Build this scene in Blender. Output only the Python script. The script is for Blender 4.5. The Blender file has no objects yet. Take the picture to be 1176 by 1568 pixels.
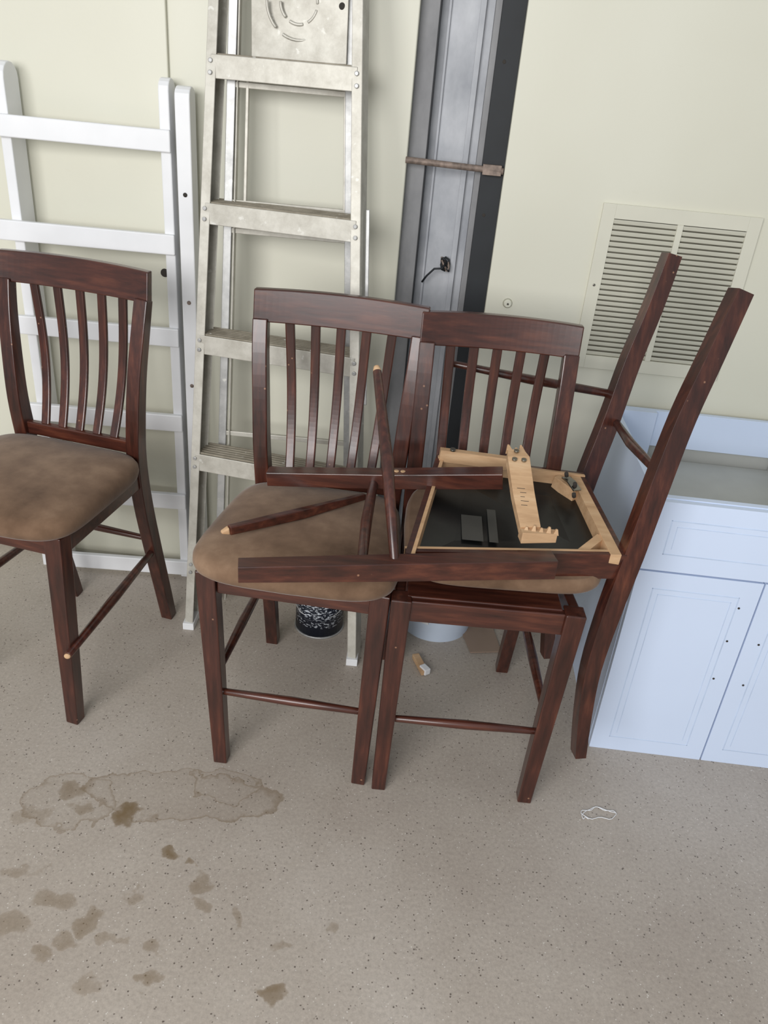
import bpy, bmesh, math, random
from mathutils import Vector, Matrix, Euler
random.seed(4)
scn = bpy.context.scene
scn.view_settings.view_transform = 'Standard'

# ---------------------------------------------------------------- materials
def newmat(name):
    m = bpy.data.materials.new(name); m.use_nodes = True
    nt = m.node_tree; b = nt.nodes["Principled BSDF"]
    return m, nt, b
def srgb(r, g, b):
    f = lambda v: (v/255/12.92) if v/255 <= .04045 else ((v/255+.055)/1.055)**2.4
    return (f(r), f(g), f(b), 1)
def coords(nt, scale=(1, 1, 1), kind="Object"):
    tc = nt.nodes.new("ShaderNodeTexCoord"); mp = nt.nodes.new("ShaderNodeMapping")
    mp.inputs["Scale"].default_value = scale
    nt.links.new(tc.outputs[kind], mp.inputs[0]); return mp.outputs[0]
def noise(nt, vec, scale, detail=4, rough=.5):
    n = nt.nodes.new("ShaderNodeTexNoise"); n.inputs["Scale"].default_value = scale
    n.inputs["Detail"].default_value = detail; n.inputs["Roughness"].default_value = rough
    nt.links.new(vec, n.inputs["Vector"]); return n.outputs["Fac"]
def ramp(nt, fac, stops):
    r = nt.nodes.new("ShaderNodeValToRGB")
    el = r.color_ramp.elements
    while len(el) < len(stops): el.new(.5)
    for e, (p, c) in zip(el, stops):
        e.position = p; e.color = c if len(c) == 4 else (*c, 1)
    nt.links.new(fac, r.inputs[0]); return r.outputs[0]
def mix(nt, fac, a, b, mode='MIX'):
    n = nt.nodes.new("ShaderNodeMix"); n.data_type = 'RGBA'; n.blend_type = mode
    for sock, v in ((n.inputs[0], fac), (n.inputs[6], a), (n.inputs[7], b)):
        if hasattr(v, "links"): nt.links.new(v, sock)
        else: sock.default_value = v
    return n.outputs[2]
def bump(nt, b, h, strength, dist=.002):
    n = nt.nodes.new("ShaderNodeBump"); n.inputs["Strength"].default_value = strength
    n.inputs["Distance"].default_value = dist
    nt.links.new(h, n.inputs["Height"]); nt.links.new(n.outputs[0], b.inputs["Normal"])

def simple(name, col, rough=.5, metal=0, var=.12, nscale=12, bmp=0, spec=None):
    m, nt, b = newmat(name)
    v = coords(nt); n = noise(nt, v, nscale)
    lo = tuple(c*(1-var) for c in col[:3]); hi = tuple(min(1, c*(1+var)) for c in col[:3])
    nt.links.new(ramp(nt, n, [(.3, lo), (.7, hi)]), b.inputs["Base Color"])
    b.inputs["Roughness"].default_value = rough; b.inputs["Metallic"].default_value = metal
    if spec is not None: b.inputs["Specular IOR Level"].default_value = spec
    if bmp: bump(nt, b, noise(nt, v, nscale*6), bmp)
    return m

def wood(name, dark, mid, light, rough=.3, sc=(30, 30, 3), chips=True, coat=.3):
    m, nt, b = newmat(name)
    v = coords(nt, sc); n = noise(nt, v, 2.2, 6, .6)
    v2 = coords(nt); n2 = noise(nt, v2, 6, 3)
    c = ramp(nt, n, [(.28, dark), (.52, mid), (.8, light)])
    c = mix(nt, ramp(nt, n2, [(.35, (0, 0, 0)), (.75, (.6, .6, .6))]), c, dark)
    if chips:
        vo = nt.nodes.new("ShaderNodeTexVoronoi"); vo.inputs["Scale"].default_value = 30
        nt.links.new(v2, vo.inputs["Vector"])
        chip = ramp(nt, vo.outputs["Distance"], [(.05, (.8, .8, .8)), (.09, (0, 0, 0))])
        nz = ramp(nt, noise(nt, v2, 9), [(.58, (0, 0, 0)), (.62, (1, 1, 1))])
        ch = mix(nt, 1.0, chip, nz, 'MULTIPLY')
        c = mix(nt, ch, c, srgb(155, 115, 90))
    nt.links.new(c, b.inputs["Base Color"])
    b.inputs["Roughness"].default_value = rough
    b.inputs["Coat Weight"].default_value = coat; b.inputs["Coat Roughness"].default_value = .18
    bump(nt, b, n, .06)
    return m
M_WOOD = wood("cherry_stained_wood", srgb(40, 20, 15), srgb(72, 36, 27), srgb(108, 60, 42))
M_WOODH = wood("cherry_stained_wood_lengthwise", srgb(42, 21, 16), srgb(76, 38, 28), srgb(112, 63, 44), sc=(3, 30, 30))
M_PINE = wood("raw_poplar_wood", srgb(176, 140, 104), srgb(200, 164, 126), srgb(216, 186, 150), .6, (4, 22, 22), False, 0)
M_DARK = simple("dark_dust_cover", srgb(19, 20, 20), .32, var=.2, nscale=5, bmp=.2)
M_LABEL = simple("grey_translucent_tag", srgb(62, 62, 59), .35)
M_STEEL = simple("screw_steel", srgb(150, 148, 140), .3, 1)
M_WHITE = simple("white_painted_wood", srgb(230, 231, 233), .4, var=.04, nscale=8)
M_CAB = simple("white_thermofoil_blue_daylight", srgb(206, 220, 243), .38, var=.02, nscale=3)  # white cabinet; bluish cast of the daylight is put into its colour
M_CABIN = simple("cabinet_inside_grey", srgb(182, 183, 178), .6, var=.04)
M_GROOVE = simple("routed_groove", srgb(190, 206, 230), .5)  # same daylight tint, a little darker, for strips marking the grooves
M_BLACK = simple("black_rubber_seal", srgb(24, 28, 32), .6, var=.2)
M_RUST = simple("rusty_rod", srgb(130, 115, 105), .6, .2, var=.4, nscale=60)
M_HOLE = simple("dark_hole", srgb(50, 45, 40), .8)

def fabric():
    m, nt, b = newmat("taupe_microsuede")
    v = coords(nt); n = noise(nt, v, 7, 5, .6); n2 = noise(nt, v, 260, 2)
    c = ramp(nt, n, [(.3, srgb(94, 73, 57)), (.5, srgb(118, 94, 75)), (.72, srgb(144, 119, 97))])
    nt.links.new(c, b.inputs["Base Color"]); b.inputs["Roughness"].default_value = .92
    b.inputs["Sheen Weight"].default_value = .2; b.inputs["Sheen Roughness"].default_value = .4
    b.inputs["Specular IOR Level"].default_value = .15
    bump(nt, b, n2, .25, .001); return m
M_FAB = fabric()

def wallmat():
    m, nt, b = newmat("cream_painted_wall")
    v = coords(nt); n = noise(nt, v, 1.3, 3)
    c = ramp(nt, n, [(.3, srgb(209, 207, 190)), (.7, srgb(218, 217, 202))])
    s = ramp(nt, noise(nt, coords(nt, (1, 1, 3)), 7, 8, .7), [(.66, (0, 0, 0)), (.8, (.25, .25, .25))])
    c = mix(nt, s, c, srgb(185, 178, 152))
    nt.links.new(c, b.inputs["Base Color"]); b.inputs["Roughness"].default_value = .45
    bump(nt, b, noise(nt, v, 90), .08, .002); return m
M_WALL = wallmat()

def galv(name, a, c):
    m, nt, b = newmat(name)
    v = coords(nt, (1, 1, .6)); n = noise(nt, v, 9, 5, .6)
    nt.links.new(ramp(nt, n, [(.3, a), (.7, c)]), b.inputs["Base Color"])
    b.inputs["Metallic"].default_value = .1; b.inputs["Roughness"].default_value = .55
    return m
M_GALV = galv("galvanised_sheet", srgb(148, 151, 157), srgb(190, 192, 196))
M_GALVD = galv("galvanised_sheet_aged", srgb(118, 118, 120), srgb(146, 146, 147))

def alu(name, c0, c1, metal=.75, rough=.42):
    m, nt, b = newmat(name)
    v = coords(nt); n = noise(nt, v, 18, 8, .7)
    c = ramp(nt, n, [(.3, c0), (.6, c1)])
    d = ramp(nt, noise(nt, v, 45, 4), [(.66, (0, 0, 0)), (.72, (.6, .6, .6))])
    c = mix(nt, d, c, srgb(222, 221, 214))
    nt.links.new(c, b.inputs["Base Color"])
    b.inputs["Metallic"].default_value = metal; b.inputs["Roughness"].default_value = rough
    return m
M_ALU = alu("worn_aluminium", srgb(172, 168, 157), srgb(200, 197, 187), .3, .5)
M_ALUS = alu("bright_aluminium", srgb(150, 150, 149), srgb(184, 184, 182), .4, .42)
M_ALUD = alu("dirty_aluminium_tread", srgb(124, 115, 100), srgb(158, 150, 134), .2, .65)

def floormat():
    m, nt, b = newmat("speckled_sealed_concrete")
    v = coords(nt)
    n = noise(nt, v, 1.6, 5, .6)
    base = ramp(nt, n, [(.3, srgb(162, 151, 140)), (.5, srgb(174, 164, 153)), (.72, srgb(186, 177, 167))])
    fine = ramp(nt, noise(nt, v, 120, 4, .8), [(.35, (.84, .84, .84)), (.65, (1.07, 1.07, 1.07))])
    base = mix(nt, 1.0, base, fine, 'MULTIPLY')
    def speck(scale, lo, hi, col, gate, base):
        vo = nt.nodes.new("ShaderNodeTexVoronoi"); vo.inputs["Scale"].default_value = scale
        nt.links.new(v, vo.inputs["Vector"])
        a = ramp(nt, vo.outputs["Distance"], [(lo, (.9, .9, .9)), (hi, (0, 0, 0))])
        g = ramp(nt, noise(nt, v, scale*.6, 2), [(gate, (0, 0, 0)), (gate+.05, (1, 1, 1))])
        return mix(nt, mix(nt, 1.0, a, g, 'MULTIPLY'), base, col)
    base = speck(110, .16, .26, srgb(92, 82, 75), .53, base)
    base = speck(160, .16, .27, srgb(210, 204, 196), .57, base)
    base = speck(46, .055, .085, srgb(74, 62, 56), .56, base)
    nn = nt.nodes.new("ShaderNodeTexNoise"); nn.inputs["Scale"].default_value = 18; nn.inputs["Detail"].default_value = 4
    nt.links.new(v, nn.inputs["Vector"])
    off = nt.nodes.new("ShaderNodeVectorMath"); off.operation = 'MULTIPLY_ADD'
    nt.links.new(nn.outputs["Color"], off.inputs[0]); off.inputs[1].default_value = (.10, .10, 0); off.inputs[2].default_value = (-.05, -.05, 0)
    add = nt.nodes.new("ShaderNodeVectorMath"); add.operation = 'ADD'
    nt.links.new(v, add.inputs[0]); nt.links.new(off.outputs[0], add.inputs[1])
    wv = add.outputs[0]
    def dist(cx, cy, rx, ry):
        mp = nt.nodes.new("ShaderNodeMapping"); mp.vector_type = 'POINT'
        mp.inputs["Location"].default_value = (-cx/rx, -cy/ry, 0); mp.inputs["Scale"].default_value = (1/rx, 1/ry, 0)
        nt.links.new(wv, mp.inputs[0])
        l = nt.nodes.new("ShaderNodeVectorMath"); l.operation = 'LENGTH'
        nt.links.new(mp.outputs[0], l.inputs[0]); return l.outputs["Value"]
    spots = [(-.68, 1.32, .032, .028, .6), (-.535, 1.27, .036, .024, .95), (-.61, 1.045, .045, .028, .5), (-.68, .98, .04, .035, .45),
             (-.70, 1.10, .04, .022, .4), (-.525, 1.0, .026, .032, .6), (-.37, .965, .024, .024, .5), (-.37, .9, .022, .022, .6),
             (-.13, .89, .032, .022, .8), (-.32, 1.11, .022, .034, .55), (-.30, 1.06, .02, .02, .5), (-.405, 1.18, .024, .02, .9),
             (-.55, .95, .028, .024, .5), (-.23, 1.04, .018, .018, .45), (-.12, .99, .016, .016, .4), (-.36, 1.155, .02, .012, .7),
             (-.59, .92, .022, .022, .5), (-.45, 1.06, .018, .018, .4), (-.02, 1.03, .012, .012, .4), (-.64, 1.27, .032, .02, .55),
             (-.75, 1.24, .05, .04, .35), (-.48, .88, .03, .02, .4), (-.47, .98, .02, .016, .4)]
    tot = None
    for cx, cy, rx, ry, s in spots:
        k = ramp(nt, dist(cx, cy, rx, ry), [(.2, (s,)*3), (.75, (s*.75,)*3), (1.4, (0, 0, 0))])
        tot = k if tot is None else mix(nt, 1.0, tot, k, 'LIGHTEN')
    base = mix(nt, tot, base, srgb(116, 97, 70))
    ring = None
    for cx, cy, rx, ry, s in [(-.43, 1.34, .24, .075, .6), (-.33, 1.38, .09, .055, .6), (-.68, 1.29, .11, .08, .5)]:
        k = ramp(nt, dist(cx, cy, rx, ry), [(.0, (s*.1,)*3), (.88, (s*.22,)*3), (.98, (s,)*3), (1.05, (0, 0, 0))])
        ring = k if ring is None else mix(nt, 1.0, ring, k, 'LIGHTEN')
    base = mix(nt, ring, base, srgb(118, 99, 74))
    nt.links.new(base, b.inputs["Base Color"])
    r = ramp(nt, n, [(.3, (.42,)*3), (.7, (.62,)*3)]); nt.links.new(r, b.inputs["Roughness"])
    b.inputs["Specular IOR Level"].default_value = .35
    bump(nt, b, noise(nt, v, 140, 4), .12, .002)
    return m
M_FLOOR = floormat()

# ---------------------------------------------------------------- builder
def catmull(P, W, Dp, sub=4):
    n = len(P); op, ow, od = [], [], []
    for i in range(n-1):
        p0, p1, p2, p3 = P[max(i-1, 0)], P[i], P[i+1], P[min(i+2, n-1)]
        for k in range(sub):
            t = k/sub
            op.append(.5*((2*p1)+(p2-p0)*t+(2*p0-5*p1+4*p2-p3)*t*t+(3*p1-p0-3*p2+p3)*t**3))
            ow.append(W[i]*(1-t)+W[i+1]*t); od.append(Dp[i]*(1-t)+Dp[i+1]*t)
    op.append(P[-1]); ow.append(W[-1]); od.append(Dp[-1]); return op, ow, od
class B:
    def __init__(s, name): s.name = name; s.bm = bmesh.new(); s.mats = []
    def mi(s, m):
        if m not in s.mats: s.mats.append(m)
        return s.mats.index(m)
    def _f(s, vs, m, smooth=False):
        try: f = s.bm.faces.new(vs)
        except ValueError: return
        f.material_index = s.mi(m); f.smooth = smooth
    def box(s, c, d, m, rot=None):
        R = Euler(rot).to_matrix() if rot else Matrix.Identity(3)
        v = [s.bm.verts.new(Vector(c)+R@Vector((x*d[0]/2, y*d[1]/2, z*d[2]/2))) for x in (-1, 1) for y in (-1, 1) for z in (-1, 1)]
        for q in ((0, 1, 3, 2), (4, 6, 7, 5), (0, 4, 5, 1), (2, 3, 7, 6), (0, 2, 6, 4), (1, 5, 7, 3)): s._f([v[i] for i in q], m)
    def bx(s, x0, x1, y0, y1, z0, z1, m): s.box(((x0+x1)/2, (y0+y1)/2, (z0+z1)/2), (abs(x1-x0), abs(y1-y0), abs(z1-z0)), m)
    def sweep(s, pts, w, d, m, side=(1, 0, 0), smooth=False):
        pts = [Vector(p) for p in pts]; n = len(pts)
        w = w if isinstance(w, (list, tuple)) else [w]*n; d = d if isinstance(d, (list, tuple)) else [d]*n
        if n >= 6: pts, w, d = catmull(pts, w, d); n = len(pts)
        prev = None
        for i, p in enumerate(pts):
            t = (pts[min(i+1, n-1)]-pts[max(i-1, 0)]).normalized()
            S = Vector(side); S = (S-t*S.dot(t)).normalized(); U = t.cross(S)
            r = [s.bm.verts.new(p+S*a*w[i]/2+U*b*d[i]/2) for a, b in ((-1, -1), (1, -1), (1, 1), (-1, 1))]
            if prev:
                for k in range(4): s._f([prev[k], prev[(k+1) % 4], r[(k+1) % 4], r[k]], m, smooth)
            else: s._f(r[::-1], m)
            prev = r
        s._f(prev, m)
    def tube(s, pts, r, m, seg=14, cap=True):
        pts = [Vector(p) for p in pts]; n = len(pts); r = r if isinstance(r, (list, tuple)) else [r]*n
        prev = None
        for i, p in enumerate(pts):
            t = (pts[min(i+1, n-1)]-pts[max(i-1, 0)]).normalized()
            S = t.orthogonal().normalized() if prev is None else (S-t*S.dot(t)).normalized(); U = t.cross(S)
            ring = [s.bm.verts.new(p+(S*math.cos(a)+U*math.sin(a))*r[i]) for a in [2*math.pi*k/seg for k in range(seg)]]
            if prev:
                for k in range(seg): s._f([prev[k], prev[(k+1) % seg], ring[(k+1) % seg], ring[k]], m, True)
            elif cap: s._f(ring[::-1], m)
            prev = ring
        if cap: s._f(prev, m)
    def done(s, loc=(0, 0, 0), rz=0, bevel=.003, parent=None):
        bmesh.ops.recalc_face_normals(s.bm, faces=s.bm.faces)
        me = bpy.data.meshes.new(s.name); s.bm.to_mesh(me); s.bm.free()
        for m in s.mats: me.materials.append(m)
        o = bpy.data.objects.new(s.name, me); bpy.context.collection.objects.link(o)
        o.location = loc; o.rotation_euler = (0, 0, rz)
        if bevel:
            b = o.modifiers.new("bevel", 'BEVEL'); b.width = bevel; b.segments = 2; b.limit_method = 'ANGLE'; b.angle_limit = math.radians(40)
        if parent: o.parent = parent
        return o
def lerp(a, b, t): return a+(b-a)*t
def cushion(b, zb, h, wf, wbk, yf, yb, m, xf=lambda p: p, dome=.016):
    seg = 80
    prof = [(0.955, 0), (.985, .12), (1.0, .35), (.995, .6), (.965, .8), (.90, .9), (.75, .96), (.5, 1.0), (.25, 1.02)]
    prev = None
    yc = (yf+yb)/2; hy = (yb-yf)/2
    for k, (q, zz) in enumerate(prof):
        ring = []
        for i in range(seg):
            a = 2*math.pi*i/seg; ca, sa = math.cos(a), math.sin(a); e = 2/5.5 if q > .8 else 2/lerp(3, 5, q)
            X = math.copysign(abs(ca)**e, ca)*q; Y = math.copysign(abs(sa)**e, sa)*q
            t = (Y+1)/2; w = lerp(wf, wbk, t**1.3)
            y = yc+Y*hy - (.016*(1-X*X) if Y < 0 else 0)*abs(min(Y, 0))
            z = zb+h*zz if zz < .9 else zb+h*.9+(zz-.9)/.12*dome
            ring.append(b.bm.verts.new(xf(Vector((X*w, y, z)))))
        if prev:
            for i in range(seg): b._f([prev[i], prev[(i+1) % seg], ring[(i+1) % seg], ring[i]], m, True)
        else: b._f(ring[::-1], m)
        prev = ring
    c = b.bm.verts.new(xf(Vector((0, yc, zb+h*.9+dome*1.02))))
    for i in range(seg): b._f([prev[i], prev[(i+1) % seg], c], m, True)

# ---------------------------------------------------------------- dining chair
def chair(loc, ang, pad=True, xbl=.178, xbr=.178, xtl=.190, xtr=.190, wr=.210, zr=1.1, front_bar=True, loose_side=False, wf=.232, wk=.196, cx=0):
    root = bpy.data.objects.new("dining_chair", None); bpy.context.collection.objects.link(root)
    root.location = loc; root.rotation_euler = (0, 0, -ang)
    b = B("frame")
    for sx, xb_, xt_ in ((-1, xbl, xtl), (1, xbr, xtr)):
        b.sweep([(sx*xb_, 0, 0), (sx*lerp(xb_, xt_, .5), 0, .3), (sx*xt_, 0, .577)], [.034, .040, .045], [.034, .04, .044], M_WOOD)
        k = wr-.018
        post = [(sx*.168, .500, 0), (sx*.168, .468, .14), (sx*.168, .43, .30), (sx*.169, .395, .46), (sx*.170, .378, .60), (sx*lerp(.170, k, .3), .375, .72),
                (sx*lerp(.17, k, .55), .385, .84), (sx*lerp(.17, k, .85), .402, .95), (sx*k, .418, zr-.072)]
        b.sweep(post, [.036]*4+[.037]*5, [.034, .038, .042, .045, .045, .042, .038, .034, .030], M_WOOD)
    n = 28; prev = None
    for k in range(n+1):
        t = -1+2*k/n; x = wr*t; y = .418+.020*(1-t*t); zt = zr-.003+.003*(1-t*t); zb = zr-.079
        r = [b.bm.verts.new(p) for p in ((x, y-.013, zb), (x, y-.003, zt), (x, y+.019, zt), (x, y+.011, zb))]
        if prev:
            for j in range(4): b._f([prev[j], prev[(j+1) % 4], r[(j+1) % 4], r[j]], M_WOODH)
        else: b._f(r[::-1], M_WOODH)
        prev = r
    b._f(prev, M_WOODH)
    b.bx(-.16, .16, .368, .388, .620, .656, M_WOODH)
    for i in range(5):
        u = (i-2)/2
        xt, xb = u*wr*.60, u*.104
        sl = []
        for k in range(9):
            t = k/8; z = lerp(.645, zr-.07, t)
            sl.append((lerp(xb, xt, t), lerp(.378, .424+.02*(1-(xt/.2)**2), t)+.026*math.sin(math.pi*t)*(1-t*.3), z))
        b.sweep(sl, .023, .011, M_WOOD)
    b.bx(-.175, .175, -.014, .008, .520, .574, M_WOODH)
    b.bx(-.15, .15, .372, .394, .520, .574, M_WOODH)
    for sx, xt_ in ((-1, xtl), (1, xtr)):
        b.sweep([(sx*(xt_+.004), .01, .547), (sx*.170, .385, .547)], .022, .054, M_WOODH)
        if sx == 1 and loose_side:
            b.tube([(.198, -.035, .250), (.187, .2, .272), (.172, .435, .290)], [.010, .013, .009], M_WOODH)
            b.tube([(.200, -.041, .2495), (.198, -.035, .250)], [.006, .0095], M_PINE)
        else:
            b.tube([(sx*.181, .01, .285), (sx*.178, .2, .287), (sx*.171, .435, .290)], [.009, .0125, .009], M_WOODH)
    if front_bar: b.tube([(-.17, 0, .225), (0, 0, .225), (.17, 0, .225)], [.008, .0115, .008], M_WOODH)
    b.tube([(-.16, .425, .325), (0, .425, .325), (.16, .425, .325)], [.008, .011, .008], M_WOODH)
    b.bx(-.17, .17, .0, .37, .562, .578, M_WOODH)
    b.done(parent=root)
    if pad:
        c = B("seat_cushion"); cushion(c, .579, .058, wf, wk, -.060, .366, M_FAB); c.done(loc=(cx, 0, 0), parent=root, bevel=0)
    return root
chair((-.928, 1.592, 0), .2227, front_bar=False, loose_side=True, xbr=.168, xtr=.186, wr=.214, wf=.238, wk=.220)
chair((-.179, 1.454, 0), .0796, xbl=.176, xtl=.200, xtr=.190, wf=.237, cx=-.006)
chair((.2374, 1.4293, 0), -.0038, pad=False, xbl=.188, xbr=.178, xtl=.182, xtr=.196, wr=.189, zr=1.092)

# ---------------------------------------------------------------- broken chair, upside down on the right-hand chair
b = B("broken_dining_chair")
R = [(.66, 1.61, 1.247), (.625, 1.578, 1.12), (.592, 1.55, .996), (.565, 1.52, .85), (.54, 1.49, .70), (.518, 1.468, .56), (.504, 1.45, .417), (.508, 1.435, .29), (.518, 1.42, .175)]
Lp = [(.624, 1.975, 1.247), (.60, 1.95, 1.12), (.572, 1.93, .996), (.545, 1.90, .85), (.512, 1.865, .70), (.492, 1.84, .56), (.48, 1.82, .417), (.482, 1.805, .29), (.492, 1.79, .175)]
sd = (0.15, -1, 0)
b.sweep(R, [.038]*9, [.036, .040, .043, .045, .046, .043, .037, .032, .026], M_WOOD, sd)
b.sweep(Lp, [.038]*9, [.036, .040, .043, .045, .046, .043, .037, .032, .026], M_WOOD, sd)
b.tube([(.562, 1.91, .845), (.558, 1.73, .858), (.572, 1.535, .872)], [.009, .012, .009], M_WOOD)
b.tube([(.555, 1.93, .905), (.34, 1.925, .925), (.13, 1.92, .95)], [.010, .012, .008], M_WOOD)
b.sweep([(.132, 1.92, .950), (.118, 1.92, .951)], [.016, .010], [.016, .010], M_WOOD)
HT = .062
fl, fr, br, bl = Vector((.052, 1.400, .708)), Vector((.525, 1.470, .708)), Vector((.482, 1.800, .742)), Vector((.115, 1.765, .772))
def rail(p, q, inward, th_in=.018, m_out=M_WOODH):
    i = Vector(inward).normalized()
    for off, th, m, dz in ((.006, .012, m_out, -.001), (.012+th_in/2, th_in, M_PINE, 0)):
        a = p+i*off+Vector((0, 0, dz-HT/2)); c = q+i*off+Vector((0, 0, dz-HT/2))
        b.sweep([a, c], th, HT, m, tuple(i))
rail(fl, fr, (-.14, 1, 0), .007); rail(bl, br, (0, -1, 0), .010); rail(fl, bl, (1, -.17, 0), .008); rail(fr, br, (-1, -.12, 0), .024)
def diag(p, q, s_): b.sweep([Vector(p), Vector(q)], .020, .05, M_PINE, s_)
diag((.43, 1.475, .678), (.485, 1.54, .686), (1, -1, 0))
diag((.41, 1.765, .718), (.455, 1.715, .708), (1, 1, 0))
b.sweep([(.120, 1.745, .778), (.285, 1.752, .768)], .020, .030, M_PINE, (0, 1, 0))
b.tube([(.15, 1.742, .793), (.15, 1.741, .797)], .007, M_STEEL, 10)
b.sweep([(.43, 1.745, .748), (.438, 1.715, .752), (.45, 1.69, .742)], .022, .004, M_STEEL, (1, .6, 0))
for p in ((.43, 1.74, .754), (.445, 1.70, .748), (.44, 1.67, .735)): b.tube([p, (p[0]-.003, p[1]-.004, p[2]+.010)], .005, M_HOLE, 10)
cv = ((.075, 1.425), (.495, 1.49), (.455, 1.775), (.125, 1.75)); cz = (.676, .676, .712, .740)
for o_, rev in ((0, False), (-.005, True)):
    vs = [b.bm.verts.new((x, y, z+o_)) for (x, y), z in zip(cv, cz)]
    b._f(vs[::-1] if rev else vs, M_DARK)
def czat(x, y): return .676+(y-1.44)*.155-(x-.1)*.02*(y-1.43)/.3
for x0_, x1_, y0_, y1_ in ((.175, .222, 1.50, 1.59), (.235, .255, 1.50, 1.62)):
    vs = [b.bm.verts.new((x, y, czat(x, y)+.005)) for x, y in ((x0_, y0_), (x1_, y0_), (x1_, y1_), (x0_, y1_))]
    b._f(vs, M_LABEL)
def xf(p):
    y = 1.602-p.x
    return Vector((.10+p.y, y, .648-p.z+(y-1.43)*.12))
cushion(b, 0.0, .045, .178, .168, -.035, .395, M_FAB, xf=xf, dome=.012)
b.done(bevel=.002)

# loose H-shaped front leg assembly lying across the seats
b = B("chair_front_leg_assembly")
b.sweep([(-.272, 1.29, .695), (.0, 1.342, .697), (.36, 1.412, .70)], [.036, .04, .044], [.036, .041, .044], M_WOODH, (0, 1, 0))
b.sweep([(-.280, 1.675, .712), (.0, 1.66, .742), (.262, 1.635, .783)], [.036, .04, .044], [.034, .037, .038], M_WOODH, (0, 1, 0))
b.tube([(-.035, 1.34, .695), (-.036, 1.50, .712), (-.03, 1.66, .735)], [.010, .0125, .010], M_WOOD)
b.tube([(.03, 1.352, .71), (-.003, 1.50, .86), (-.043, 1.655, 1.0)], [.009, .0135, .0095], M_WOOD)
b.tube([(-.043, 1.655, 1.0), (-.0455, 1.664, 1.008)], [.0095, .006], M_PINE)
for p in ((.02, 1.657, .7635), (.035, 1.655, .765)): b.tube([p, (p[0], p[1], p[2]+.003)], .006, M_PINE, 10)
b.done(bevel=.003)

b = B("wooden_dowel")
b.sweep([(-.335, 1.495, .662), (-.19, 1.60, .662), (-.05, 1.715, .662)], [.022, .024, .016], [.016, .018, .012], M_WOODH, (0, 0, 1))
b.sweep([(-.350, 1.485, .660), (-.335, 1.495, .662)], [.006, .018], [.010, .015], M_PINE, (0, 0, 1))
b.done(bevel=.003)

b = B("broken_corner_block")
b.sweep([(.286, 1.675, .832), (.291, 1.65, .824), (.300, 1.56, .779), (.312, 1.48, .740)], [.036, .050, .048, .044], [.018, .024, .024, .022], M_PINE, (1, .0, 0))
for dx, l in ((-.014, .016), (.003, .008), (.015, .018)):
    b.sweep([(.286+dx, 1.673, .832), (.284+dx, 1.673+l, .837+l*.3)], [.014, .004], [.016, .006], M_PINE, (1, 0, 0))
b.sweep([(.292, 1.468, .733), (.368, 1.476, .733)], [.03, .022], [.026, .020], M_PINE, (0, 1, 0))
for k in range(5):
    b.sweep([(.302+k*.016, 1.472, .740), (.304+k*.016, 1.474, .751+.004*(k % 2))], [.012, .004], [.016, .005], M_PINE, (1, 0, 0))
for p in ((.281, 1.635, .8295), (.302, 1.635, .8295), (.286, 1.658, .840)): b.tube([p, (p[0], p[1]-.001, p[2]+.005)], .006, M_STEEL, 10)
for k in range(5):
    b.box((.300+.0015*k-.006+(k % 2)*.003, 1.565-.010*k, .7945-.0050*k), (.018-(k % 3)*.004, .0018, .0012), M_HOLE, (.45, 0, .0))
b.done(bevel=.0015)

# ---------------------------------------------------------------- room shell
WY = .038
NV = Vector((math.sin(WY), math.cos(WY), 0)); WL = NV*2.321
b = B("floor"); b.bx(-4, 4, -3, 3.0, -.1, 0, M_FLOOR); b.done(bevel=0)
b = B("wall_back")
b.bx(-3.5, -.115, 0, .12, 0, 2.7, M_WALL)
b.bx(.148, 3.5, -.012, .12, 0, 2.7, M_WALL)
b.bx(-2.2, -.755, -.012, 0, .02, 2.7, M_WALL)
b.bx(.55, 1.6, -.018, -.012, 1.90, 2.7, M_WALL)
b.done(WL, -WY, bevel=.003)
b = B("galvanised_door_track")
b.bx(-.115, .148, .085, .11, 0, 2.7, M_GALV)
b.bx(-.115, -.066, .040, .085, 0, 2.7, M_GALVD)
b.bx(-.066, -.0625, .036, .085, 0, 2.7, M_BLACK)
b.bx(-.045, -.038, .076, .085, 0, 2.7, M_GALV)
b.bx(.035, .05, .072, .085, 0, 2.7, M_GALV)
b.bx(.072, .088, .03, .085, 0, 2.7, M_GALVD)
b.bx(.088, .148, .012, .085, 0, 2.7, M_BLACK)
for z in (1.25, 1.62, .9): b.tube([(.11, .011, z), (.11, .013, z)], .005, M_HOLE, 8)
b.done(WL, -WY, bevel=.003)
b = B("threaded_rod"); b.tube([(-.118, .000, 1.372), (.146, -.002, 1.366)], .0085, M_RUST); b.bx(.09, .14, -.01, .008, 1.354, 1.38, M_RUST)
b.done(WL, -WY, bevel=.001)
b = B("twisted_wire_hook")
b.tube([(.018, .072, 1.10), (.022, .05, 1.105), (.012, .035, 1.092), (-.01, .04, 1.088), (-.03, .045, 1.065), (-.042, .05, 1.045)], .003, M_BLACK, 8)
for k in range(5): b.tube([(.02+.012*math.cos(k*2.3+j*.8), .06+.01*math.sin(j), 1.10+.018*math.sin(k*1.9+j*.8)) for j in range(7)], .003, M_RUST if k % 2 else M_BLACK, 8)
b.done(WL, -WY, bevel=0)
b = B("wall_screw_cap"); b.tube([(.21, -.022, 1.023), (.21, -.012, 1.023)], [.009, .014], M_WALL); b.tube([(.21, -.024, 1.023), (.21, -.021, 1.023)], .003, M_STEEL, 8)
b.done(WL, -WY, bevel=0)
b = B("wall_anchor_hole"); b.tube([(-.79, -.016, 1.01), (-.79, -.010, 1.01)], [.011, .013], M_HOLE); b.done(WL, -WY, bevel=0)

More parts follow.
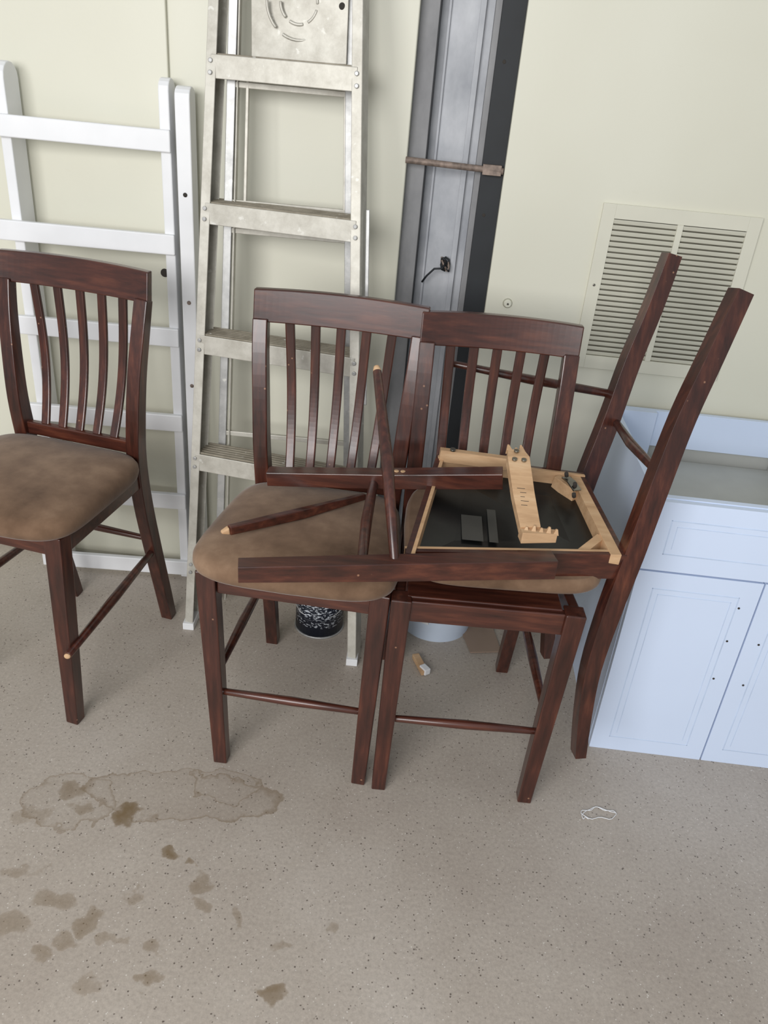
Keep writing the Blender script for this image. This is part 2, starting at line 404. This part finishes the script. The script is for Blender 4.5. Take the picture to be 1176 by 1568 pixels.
M_VENT = simple("vent_cream_enamel", srgb(210, 208, 192), .4, var=.02)
M_VENTD = simple("vent_inside", srgb(98, 95, 82), .8)
b = B("return_air_vent")
x0, x1, z0, z1 = .423, .846, .862, 1.315; ix0, ix1, iz0, iz1 = .458, .812, .900, 1.278; yf = -.012
b.bx(ix0, ix1, yf-.002, yf+.0, iz0, iz1, M_VENTD)
for (a, c, d, e) in ((x0, ix0, z0, z1), (ix1, x1, z0, z1), (ix0, ix1, iz1, z1), (ix0, ix1, z0, iz0)): b.bx(a, c, yf-.010, yf, d, e, M_VENT)
b.bx(.628, .644, yf-.012, yf, iz0, iz1, M_VENT)
N = 26
for i in range(N):
    z = lerp(iz0, iz1, (i+.5)/N)
    b.box(((ix0+ix1)/2, yf-.007, z), (ix1-ix0, .0015, .0122), M_VENT, (math.radians(27), 0, 0))
for p in ((.44, 1.10), (.829, 1.10)): b.tube([(p[0], yf-.012, p[1]), (p[0], yf-.009, p[1])], .004, M_STEEL, 8)
b.done(WL, -WY, bevel=.001)

# ---------------------------------------------------------------- aluminium step ladder
b = B("aluminium_step_ladder")
def A(s, z):
    t = z/1.7
    x = lerp(-.575, -.515, t) if s < 0 else lerp(-.055, -.168, t)
    y = lerp(1.985, 2.215, t) if s < 0 else lerp(1.885, 2.155, t)
    return Vector((x, y, z))
def AP(u, z, back=0):
    p = A(-1, z).lerp(A(1, z), u); nrm = Vector((.18, .97, -.15)); return p+nrm*back
along = (A(1, 1)-A(-1, 1)).normalized()
for s in (-1, 1):
    pts = [A(s, z) for z in (0.0, .5, 1.0, 1.5, 1.90)]
    b.sweep(pts, .026, .005, M_ALU, tuple(along))
    pts2 = [p+Vector((.18, .97, -.15))*.03+along*(.012*s) for p in pts]
    b.sweep(pts2, .003, .062, M_ALU, tuple(along))
    pts3 = [p+Vector((.18, .97, -.15))*.06 for p in pts]; b.sweep(pts3, .022, .003, M_ALU, tuple(along))
    f = A(s, 0); b.box((f.x, f.y+.03, .012), (.034, .075, .024), M_WHITE)
for zi, z in enumerate((.21, .545, .88, 1.215, 1.55, 1.86)):
    l, r = AP(0, z), AP(1, z)
    b.sweep([l, r], .004, .052, M_ALU, (.18, .97, -.02))
    for k in range(6):
        bk = .008+k*.014
        p, q = AP(.01, z+.022, bk), AP(.99, z+.022, bk); p.z = q.z = z+.026
        b.sweep([p, q], .008, .006, M_ALUD, (.18, .97, 0))
    p, q = AP(.01, z+.018, .04), AP(.99, z+.018, .04); p.z = q.z = z+.020
    b.sweep([p, q], .082, .004, M_ALUD, (.18, .97, 0))
    for u in (-.0, 1.0):
        for dzz in (-.014, .012):
            p = AP(u, z+dzz, -.004); b.tube([p, p+Vector((-.0005, -.004, 0))], .0055, M_ALUS, 10)
def RP(u, z): p = AP(u, z, 0); return Vector((p.x, lerp(2.12, 2.245, z/1.7), z))
for u in (.12, .93):
    b.sweep([RP(u, z) for z in (0.03, .6, 1.2, 1.90)], .022, .018, M_ALUS, (1, 0, 0))
b.sweep([RP(.165, z) for z in (0.03, .6, 1.2, 1.90)], .004, .026, M_ALU, (1, 0, 0))
b.sweep([RP(.23, z) for z in (1.19, 1.3, 1.53)], .008, .012, M_ALU, (1, 0, 0))
b.sweep([RP(.90, z) for z in (1.19, 1.3, 1.53)], .008, .012, M_ALU, (1, 0, 0))
for z in (.16, .60, 1.17, 1.24, 1.515, 1.53): b.sweep([RP(.14, z), RP(.93, z)], .012, .014, M_ALU, (0, 1, 0))
b.sweep([RP(.575, 1.575), RP(.575, 1.90)], .245, .003, M_ALU, tuple(along))
cc = RP(.575, 1.70)
for r in (.045, .078):
    for seg0 in range(6):
        pts = []
        for k in range(6):
            a = math.radians(seg0*60+k*9)
            pts.append((cc.x+r*math.cos(a), cc.y-.006-.003*math.cos(a), cc.z+r*math.sin(a)*1.0))
        b.tube(pts, .004, M_ALU, 8)
for dx, dzz in ((.105, .04), (.105, .0)):
    b.tube([(cc.x+dx, cc.y-.022, cc.z+dzz), (cc.x+dx, cc.y-.012, cc.z+dzz)], .008, M_HOLE, 12)
b.sweep([RP(.93, .10), AP(.99, .32, .03)], .016, .003, M_ALU, (1, 0, 0))
b.sweep([AP(1.06, 1.27, .03), AP(1.05, .78, .03)], .010, .004, M_ALUS, tuple(along))
b.box(tuple(AP(.5, 1.92, .01)), (.40, .08, .03), M_ALU)
b.done(bevel=.0015)

# ---------------------------------------------------------------- white bunk ladder
b = B("white_bunk_bed_ladder")
def stile(xc, w, yc, dpt, ztop):
    pts = [(yc-dpt/2, 0.0), (yc-dpt/2, ztop-dpt*.45)]
    for k in range(1, 8):
        a = math.pi-math.pi*k/8; pts.append((yc+dpt/2*math.cos(a), ztop-dpt*.45+dpt*.45*math.sin(a)))
    pts += [(yc+dpt/2, ztop-dpt*.45), (yc+dpt/2, 0.0)]
    f = [b.bm.verts.new((xc-w/2, y, z)) for y, z in pts]; g = [b.bm.verts.new((xc+w/2, y, z)) for y, z in pts]
    b._f(f[::-1], M_WHITE); b._f(g, M_WHITE)
    for i in range(len(pts)): b._f([f[i], f[(i+1) % len(pts)], g[(i+1) % len(pts)], g[i]], M_WHITE)
stile(-1.080, .028, 2.296, .086, 1.52)
stile(-.662, .028, 2.300, .066, 1.515)
stile(-.612, .040, 2.288, .060, 1.50)
for z in (1.37, 1.108, .845, .575, .30, .045):
    b.sweep([(-1.135, 2.240, z+.002), (-.646, 2.262, z-.002)], .018, .054, M_WHITE, (0, 1, 0))
for z in (1.24, .95, .70): b.tube([(-.612, 2.254, z), (-.612, 2.260, z)], .006, M_HOLE if z > 1.1 else M_RUST, 10)
b.done(bevel=.003)

# ---------------------------------------------------------------- base cabinet (no countertop)
b = B("white_base_cabinet")
W, D, Hc = .92, .62, .765
def panel(x0, x1, z0, z1):
    b.bx(x0, x1, -.018, 0, z0, z1, M_CAB)
    i = .045
    for (a, c, d, e) in ((x0+i, x1-i, z1-i-.003, z1-i), (x0+i, x1-i, z0+i, z0+i+.003), (x0+i, x0+i+.003, z0+i, z1-i), (x1-i-.003, x1-i, z0+i, z1-i),
                         (x0+i+.016, x1-i-.016, z1-i-.018, z1-i-.016), (x0+i+.016, x0+i+.018, z0+i+.016, z1-i-.016), (x1-i-.018, x1-i-.016, z0+i+.016, z1-i-.016)):
        if c-a > 0 and e-d > 0: b.bx(a, c, -.0186, -.0175, d, e, M_GROOVE)
b.bx(0, .016, 0, D, 0, Hc, M_CAB); b.bx(W-.016, W, 0, D, 0, Hc, M_CAB)
b.bx(.016, W-.016, D-.012, D, 0, .76, M_CABIN)
b.bx(.016, W-.016, .02, D-.03, .60, .615, M_CABIN)  # light grey board added high up so the deep interior looks lighter
b.bx(.016, W-.016, D-.03, D-.012, .655, .765, M_CAB)
b.bx(.016, .13, D-.05, D-.03, .615, .765, M_CAB)
b.bx(.016, W-.016, 0, .018, .0, Hc, M_CAB)
b.bx(.50, .515, .02, D-.03, .615, .70, M_CABIN)
panel(0.001, .301, .0, .575); panel(.305, .61, .0, .575); panel(.614, W-.001, .0, .575)
panel(0.001, .61, .580, Hc-.002); panel(.614, W-.001, .580, Hc-.002)
for x, z in ((.262, .50), (.262, .40), (.34, .50), (.34, .40), (.262, .28), (.34, .27)): b.tube([(x, -.0195, z), (x, -.0175, z)], .003, M_HOLE, 8)
b.done((.619, 1.65, 0), -.04, bevel=.002)

# ---------------------------------------------------------------- bits on the floor
def canlabel():
    m, nt, bb = newmat("navy_printed_label")
    mp = coords(nt, (1.0, 1.0, 2.2)); nz = noise(nt, mp, 95, 2)
    tc = nt.nodes.new("ShaderNodeTexCoord"); sx = nt.nodes.new("ShaderNodeSeparateXYZ"); nt.links.new(tc.outputs["Object"], sx.inputs[0])
    zb = nt.nodes.new("ShaderNodeMath"); zb.operation = 'MULTIPLY'; zb.inputs[1].default_value = 6; nt.links.new(sx.outputs["Z"], zb.inputs[0])
    rows = ramp(nt, zb.outputs[0], [(.0, (0, 0, 0)), (.22, (0, 0, 0)), (.23, (.8, .8, .8)), (.36, (.8, .8, .8)), (.37, (0, 0, 0)), (.47, (.9, .9, .9)), (.72, (.9, .9, .9)), (.73, (0, 0, 0))])
    t = ramp(nt, nz, [(.54, (0, 0, 0)), (.58, (1, 1, 1))])
    nt.links.new(mix(nt, mix(nt, 1.0, t, rows, 'MULTIPLY'), srgb(20, 26, 40), srgb(200, 206, 214)), bb.inputs["Base Color"])
    bb.inputs["Roughness"].default_value = .35; return m
M_CAN = canlabel()
b = B("paint_can")
b.tube([(0, 0, 0), (0, 0, .006)], .079, M_ALUS, 40); b.tube([(0, 0, .006), (0, 0, .176)], .076, M_CAN, 40)
b.tube([(0, 0, .176), (0, 0, .184)], .079, M_ALUS, 40); b.tube([(0, 0, .180), (0, 0, .187)], .066, M_ALUS, 40)
b.tube([(.079*math.cos(a), -.02-.05*math.sin(a), .12-.05*math.sin(a)) for a in [math.pi*k/12 for k in range(13)]], .0015, M_ALUS, 6)
b.done((-.175, 2.07, 0), 0, bevel=0)
b = B("plastic_bucket")
M_BUK = simple("pale_plastic", srgb(205, 218, 235), .4, var=.03)
b.tube([(0, 0, 0), (0, 0, .24)], [.112, .128], M_BUK, 48, cap=False); b.tube([(0, 0, .0), (0, 0, .003)], .112, M_BUK, 48)
b.tube([(0, 0, .235), (0, 0, .25)], [.136, .136], M_BUK, 48, cap=False); b.tube([(0, 0, .205), (0, 0, .211)], [.133, .133], M_BUK, 48)
b.box((-.05, -.105, .10), (.05, .012, .06), M_WHITE, (0, 0, -.45))
b.done((.20, 2.145, 0), 0, bevel=0)
b = B("wood_scrap"); b.box((0, 0, .009), (.022, .085, .016), M_PINE); b.box((.004, -.03, .012), (.02, .03, .02), M_WHITE, (0, 0, .3)); b.done((.152, 1.905, 0), .35, bevel=.002)
b = B("white_string"); pts = []
for k in range(60):
    a = k*.2; pts.append((.045*math.cos(a)*(1-.3*(k > 32))-.03*(k > 45)*((k-45)/8), .016*math.sin(a)*(1+.3*math.sin(k)), .003))
b.tube(pts, .0009, M_WHITE, 6); b.done((.60, 1.40, 0), .1, bevel=0)
M_BROWN = simple("brown_matte", srgb(146, 126, 110), .9, var=.06)
b = B("brown_floor_sheet"); b.sweep([(.32, 2.22, .004), (.36, 2.0, .004)], [.12, .10], .004, M_BROWN, (1, 0, 0)); b.done(bevel=0)  # thin flat brown sheet, a bit darker than the floor

# ---------------------------------------------------------------- light & camera
w = bpy.data.worlds.new("daylight"); scn.world = w; w.use_nodes = True
bg = w.node_tree.nodes["Background"]; bg.inputs[0].default_value = (.93, .97, 1.0, 1); bg.inputs[1].default_value = .50
def area(name, loc, tgt, sx, sy, e, col):
    l = bpy.data.lights.new(name, 'AREA'); l.shape = 'RECTANGLE'; l.size = sx; l.size_y = sy; l.energy = e; l.color = col
    o = bpy.data.objects.new(name, l); bpy.context.collection.objects.link(o); o.location = loc
    o.rotation_euler = (Vector(tgt)-Vector(loc)).to_track_quat('-Z', 'Y').to_euler()
area("garage_opening_daylight", (-1.3, -1.9, 2.1), (0, 2.0, .7), 2.6, 1.7, 146, (1.0, .99, .985))

cd = bpy.data.cameras.new("camera"); cam = bpy.data.objects.new("camera", cd); bpy.context.collection.objects.link(cam)
cd.sensor_fit = 'VERTICAL'; cd.sensor_height = 36; cd.lens = 27.86; cd.clip_start = .05
pi_, ro = .4953, .0927
c, s = math.cos(ro), math.sin(ro)
fw = Vector((0, math.cos(pi_), -math.sin(pi_))); dn = Vector((0, -math.sin(pi_), -math.cos(pi_)))
Rv = Vector((1, 0, 0))*c-dn*s; Up = -(Vector((1, 0, 0))*s+dn*c)
m = Matrix((Rv, Up, -fw)).transposed().to_4x4(); m.translation = (0, 0, 1.55)
cam.matrix_world = m
scn.camera = cam
